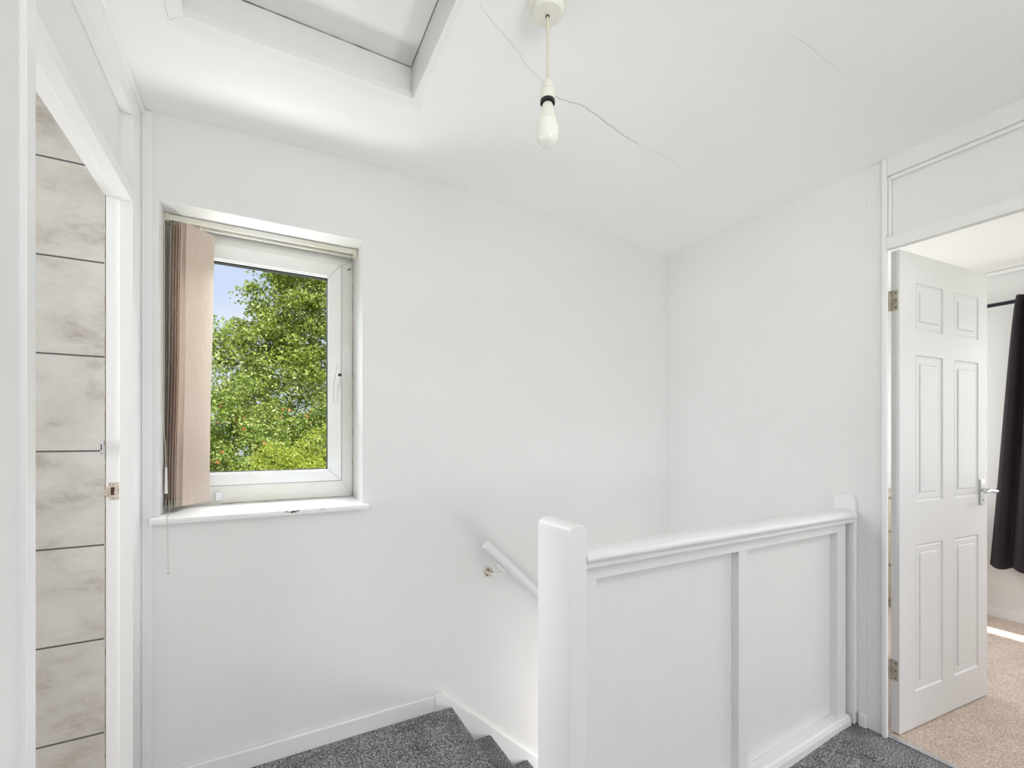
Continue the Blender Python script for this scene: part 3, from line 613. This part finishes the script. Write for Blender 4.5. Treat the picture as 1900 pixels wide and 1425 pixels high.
for k in range(4): prism(bm, [(4.44, y, z) for y, z in (o_[k], o_[(k+1) % 4], i_[(k+1) % 4], i_[k])], (0.05, 0, 0))
link('window_frame', bm, 'upvc', w2, bevel=0.002); link('pane', bx(4.462, 4.466, -1.40, 0.95, 0.95, 1.98), 'window_glass', w2)
tag(link('curtain_pole', (lambda b: (tube(b, [(4.30, -1.75, 2.118), (4.30, 1.33, 2.118)], 0.0125, 16), b)[1])(bmesh.new()), 'pole_metal', smooth=True), 'black metal curtain pole across the bedroom window wall', 'curtain pole')
def curtain(y0, y1, ztop, zbot, n_f, seed, flare=0.0):
    random.seed(seed); bm = bmesh.new(); nu, nv = n_f*14, 40; G = []
    for j in range(nv+1):
        f = j/nv; z = ztop+(zbot-ztop)*f; row = []
        for i in range(nu+1):
            s = i/nu; amp = 0.030+0.012*f; y = y0+(y1-y0)*s
            y = y1-(y1-y)*(1+flare*0) + flare*(f**0.8)*(s)    # the outer edge spreads lower down
            x = 4.285+amp*math.sin(2*PI*n_f*s+0.6*math.sin(3*f))+0.006*math.sin(17*s+4*f)
            dz = 0.012*math.sin(2*PI*n_f*s+2.0) if j == nv else 0
            row.append(bm.verts.new((x, y, z+dz)))
        G.append(row)
    for j in range(nv):
        for i in range(nu): bm.faces.new([G[j][i], G[j][i+1], G[j+1][i+1], G[j+1][i]])
    bmesh.ops.solidify(bm, geom=bm.faces[:], thickness=0.003)
    return bm
tag(link('curtain', curtain(0.80, 1.00, 2.150, 0.365, 3, 1, 0.125), 'curtain_cloth', smooth=True), 'dark plum-grey curtain hanging on the black pole in the bedroom', 'curtain', 'bedroom curtains')
tag(link('curtain', curtain(-1.68, -1.40, 2.150, 0.365, 4, 2, 0.0), 'curtain_cloth', smooth=True), 'dark plum-grey curtain at the far end of the black pole', 'curtain', 'bedroom curtains')
# low beige cabinet glimpsed through the hinge gap of the door
cb = empty('low_cabinet', (4.1, 1.75, 0.0), 'low beige cabinet glimpsed through the gap at the bedroom door hinges', 'cabinet')
link('body', bx(3.95, 4.37, 1.45, 2.03, 0.06, 0.80), 'beige_wood', cb, bevel=0.003); link('top', bx(3.93, 4.372, 1.43, 2.04, 0.80, 0.82), 'beige_wood', cb, bevel=0.003)
link('plinth', bx(3.98, 4.37, 1.47, 2.01, 0.003, 0.06), 'beige_wood', cb)
for z0 in (0.08, 0.32, 0.56):
    d_ = link('drawer', bx(3.936, 3.95, 1.465, 2.015, z0, z0+0.225), 'beige_wood', cb, bevel=0.002)
    bm = bmesh.new(); sphere(bm, (3.925, 1.74, z0+0.12), 0.013); link('knob', bm, 'chrome', d_, smooth=True)

# ---------------------------------------------------------------- garden outside
GZ = -2.8
tag(link('ground', bx(-90, 90, -90, 90, GZ-0.2, GZ), 'grass'), kind='structure')
def foliage(name, blobs, n, size, material, parent, seed, lump=0.35, inner=0.25):
    rng = np.random.default_rng(seed); P = []
    vol = np.array([b[3]*b[4]+b[4]*b[5]+b[3]*b[5] for b in blobs]); vol = vol/vol.sum()
    for b, f in zip(blobs, vol):
        k = int(n*f); nc = max(12, int(9*(b[3]*b[4]+b[4]*b[5]+b[3]*b[5])/(lump*lump*3)))
        d = rng.normal(size=(nc, 3)); d /= np.linalg.norm(d, axis=1)[:, None]
        rad = 1-inner*rng.random(nc)**1.5
        C_ = np.array(b[:3])+d*rad[:, None]*np.array(b[3:6])
        idx = rng.integers(0, nc, k); q = rng.normal(size=(k, 3)); q /= np.linalg.norm(q, axis=1)[:, None]
        r_ = lump*(0.35+0.65*rng.random(k)**0.5)*rng.uniform(0.6, 1.25, nc)[idx]
        P.append(C_[idx]+q*r_[:, None]*np.array([1, 1, 0.72]))
    P = np.concatenate(P); k = len(P)
    nrm = rng.normal(size=(k, 3)); nrm[:, 2] += 0.9; nrm[:, 1] -= 0.35; nrm /= np.linalg.norm(nrm, axis=1)[:, None]
    t1 = np.cross(nrm, rng.normal(size=(k, 3))); t1 /= np.linalg.norm(t1, axis=1)[:, None]; t2 = np.cross(nrm, t1)
    s = size*rng.uniform(0.65, 1.3, k)[:, None]
    V = np.stack([P-t1*s, P+t2*s*0.42-nrm*s*0.12, P+t1*s, P-t2*s*0.42-nrm*s*0.12], 1).reshape(-1, 3)
    me = bpy.data.meshes.new(name); me.vertices.add(4*k); me.vertices.foreach_set('co', V.astype(np.float32).ravel())
    me.loops.add(4*k); me.loops.foreach_set('vertex_index', np.arange(4*k, dtype=np.int32)); me.polygons.add(k)
    me.polygons.foreach_set('loop_start', np.arange(0, 4*k, 4, dtype=np.int32)); me.polygons.foreach_set('loop_total', np.full(k, 4, dtype=np.int32))
    me.update(calc_edges=True); me.materials.append(MATS[material]); o = bpy.data.objects.new(name, me); COL.objects.link(o); o.parent = parent
    o.matrix_parent_inverse = Matrix.Translation(parent.location).inverted(); return o
def berries(parent, c, e, n, seed):
    o = foliage('berries', [(*c, *e)], n, 0.030, 'bloom', parent, seed, 0.1); o['kind'] = 'stuff'
def wood(parent, base, top, r, limbs, seed):
    rng = random.Random(seed); bm = bmesh.new(); base = Vector(base); top = Vector(top); n = 7
    pts = [base.lerp(top, i/n)+Vector((rng.uniform(-.08, .08), rng.uniform(-.08, .08), 0))*(i > 0) for i in range(n+1)]
    tube(bm, pts, [r*(1-0.8*i/n) for i in range(n+1)], 10); o = link('trunk', bm, 'bark', parent, smooth=True)
    bm = bmesh.new()
    for q in range(limbs[0]):
        f = rng.uniform(0.35, 0.95); s = base.lerp(top, f); a = rng.uniform(0, 2*PI); l = limbs[1]*(1.15-f)*rng.uniform(0.7, 1.1)
        e = s+Vector((math.cos(a)*l, math.sin(a)*l, l*rng.uniform(0.35, 0.8))); m_ = s.lerp(e, 0.5)+Vector((0, 0, -0.08*l))
        tube(bm, [s, m_, e], [r*0.32, r*0.2, r*0.06], 6)
        for w_ in range(3):
            e2 = m_.lerp(e, rng.random())+Vector((rng.uniform(-.5, .5), rng.uniform(-.5, .5), rng.uniform(0, .5)))*l*0.6; tube(bm, [m_.lerp(e, rng.random()*0.5), e2], [r*0.12, r*0.03], 5)
    link('branches', bm, 'bark', parent, smooth=True)
def tree(name, label, loc, blobs, n, size, material, seed, top, r, limbs, lump=0.35, cat='tree'):
    t = empty(name, loc, label, cat, {'garden_tree': 'garden trees outside the landing window', 'distant_tree': 'distant trees beyond the garden'}.get(name)); wood(t, loc, top, r, limbs, seed); foliage('foliage', blobs, n, size, material, t, seed+50, lump); return t
tree('garden_tree', 'tall leafy green tree rising into the sky outside the landing window', (1.9, 9.8, GZ), [(1.5, 9.8, 2.2, 1.9, 1.6, 2.4), (0.85, 9.8, 3.6, 0.85, 1.0, 1.15), (1.3, 9.8, 4.5, 1.15, 1.0, 1.2), (0.15, 9.6, 2.2, 0.95, 1.1, 1.35), (-0.42, 9.6, 3.1, 0.30, 0.3, 0.28), (-0.08, 9.6, 3.75, 0.28, 0.3, 0.28), (0.12, 9.6, 4.25, 0.2, 0.3, 0.26), (-0.75, 9.6, 2.75, 0.25, 0.3, 0.25)], 84000, 0.038, 'leaf_mid', 3, (1.8, 9.8, 5.0), 0.16, (34, 2.3), 0.24)
t2 = tree('garden_tree', 'lower rounded green tree at the left edge of the window view', (-1.2, 8.2, GZ), [(-1.2, 8.2, 0.5, 1.5, 1.0, 2.1), (0.0, 8.1, 0.0, 1.3, 0.9, 1.75), (1.1, 8.1, 0.0, 1.0, 0.7, 1.8)], 95000, 0.031, 'leaf_dark', 7, (-1.1, 8.2, 1.8), 0.12, (18, 1.8), 0.26)
berries(t2, (0.0, 8.1, 0.6), (1.4, 1.0, 1.2), 260, 5)
tree('garden_bush', 'bright yellow-green bush at the bottom right of the window view', (0.75, 6.2, GZ), [(0.72, 6.2, -0.25, 0.75, 0.6, 1.62), (0.10, 6.2, -0.30, 0.5, 0.5, 1.42), (1.5, 6.3, -0.3, 0.8, 0.6, 1.7)], 80000, 0.019, 'leaf_bright', 11, (0.75, 6.2, 0.6), 0.06, (22, 1.0), 0.14, 'bush')
tree('garden_tree', 'broad green tree further off beyond the left one', (-5.8, 12.5, GZ), [(-5.8, 12.5, 1.0, 2.3, 2.2, 2.6)], 16000, 0.085, 'leaf_mid', 21, (-5.8, 12.5, 3.0), 0.2, (14, 2.4), 0.5)
tree('garden_tree', 'broad green tree to the right of the tall one', (6.6, 10.8, GZ), [(6.6, 10.8, 1.6, 2.2, 2.0, 3.2)], 18000, 0.085, 'leaf_dark', 23, (6.6, 10.8, 4.0), 0.2, (14, 2.4), 0.5)
for i, (x, y) in enumerate(((-10, 20), (-3.3, 21), (3.4, 20.5), (10, 20))):
    tree('distant_tree', ['distant tree on the far left of the garden', 'distant tree behind the left garden tree', 'distant tree behind the tall garden tree', 'distant tree on the far right of the garden'][i], (x, y, GZ), [(x, y, -0.4, 2.7, 1.6, 2.3)], 7000, 0.14, 'leaf_dark', 31+i, (x, y, 1.2), 0.2, (8, 2.0), 0.5)
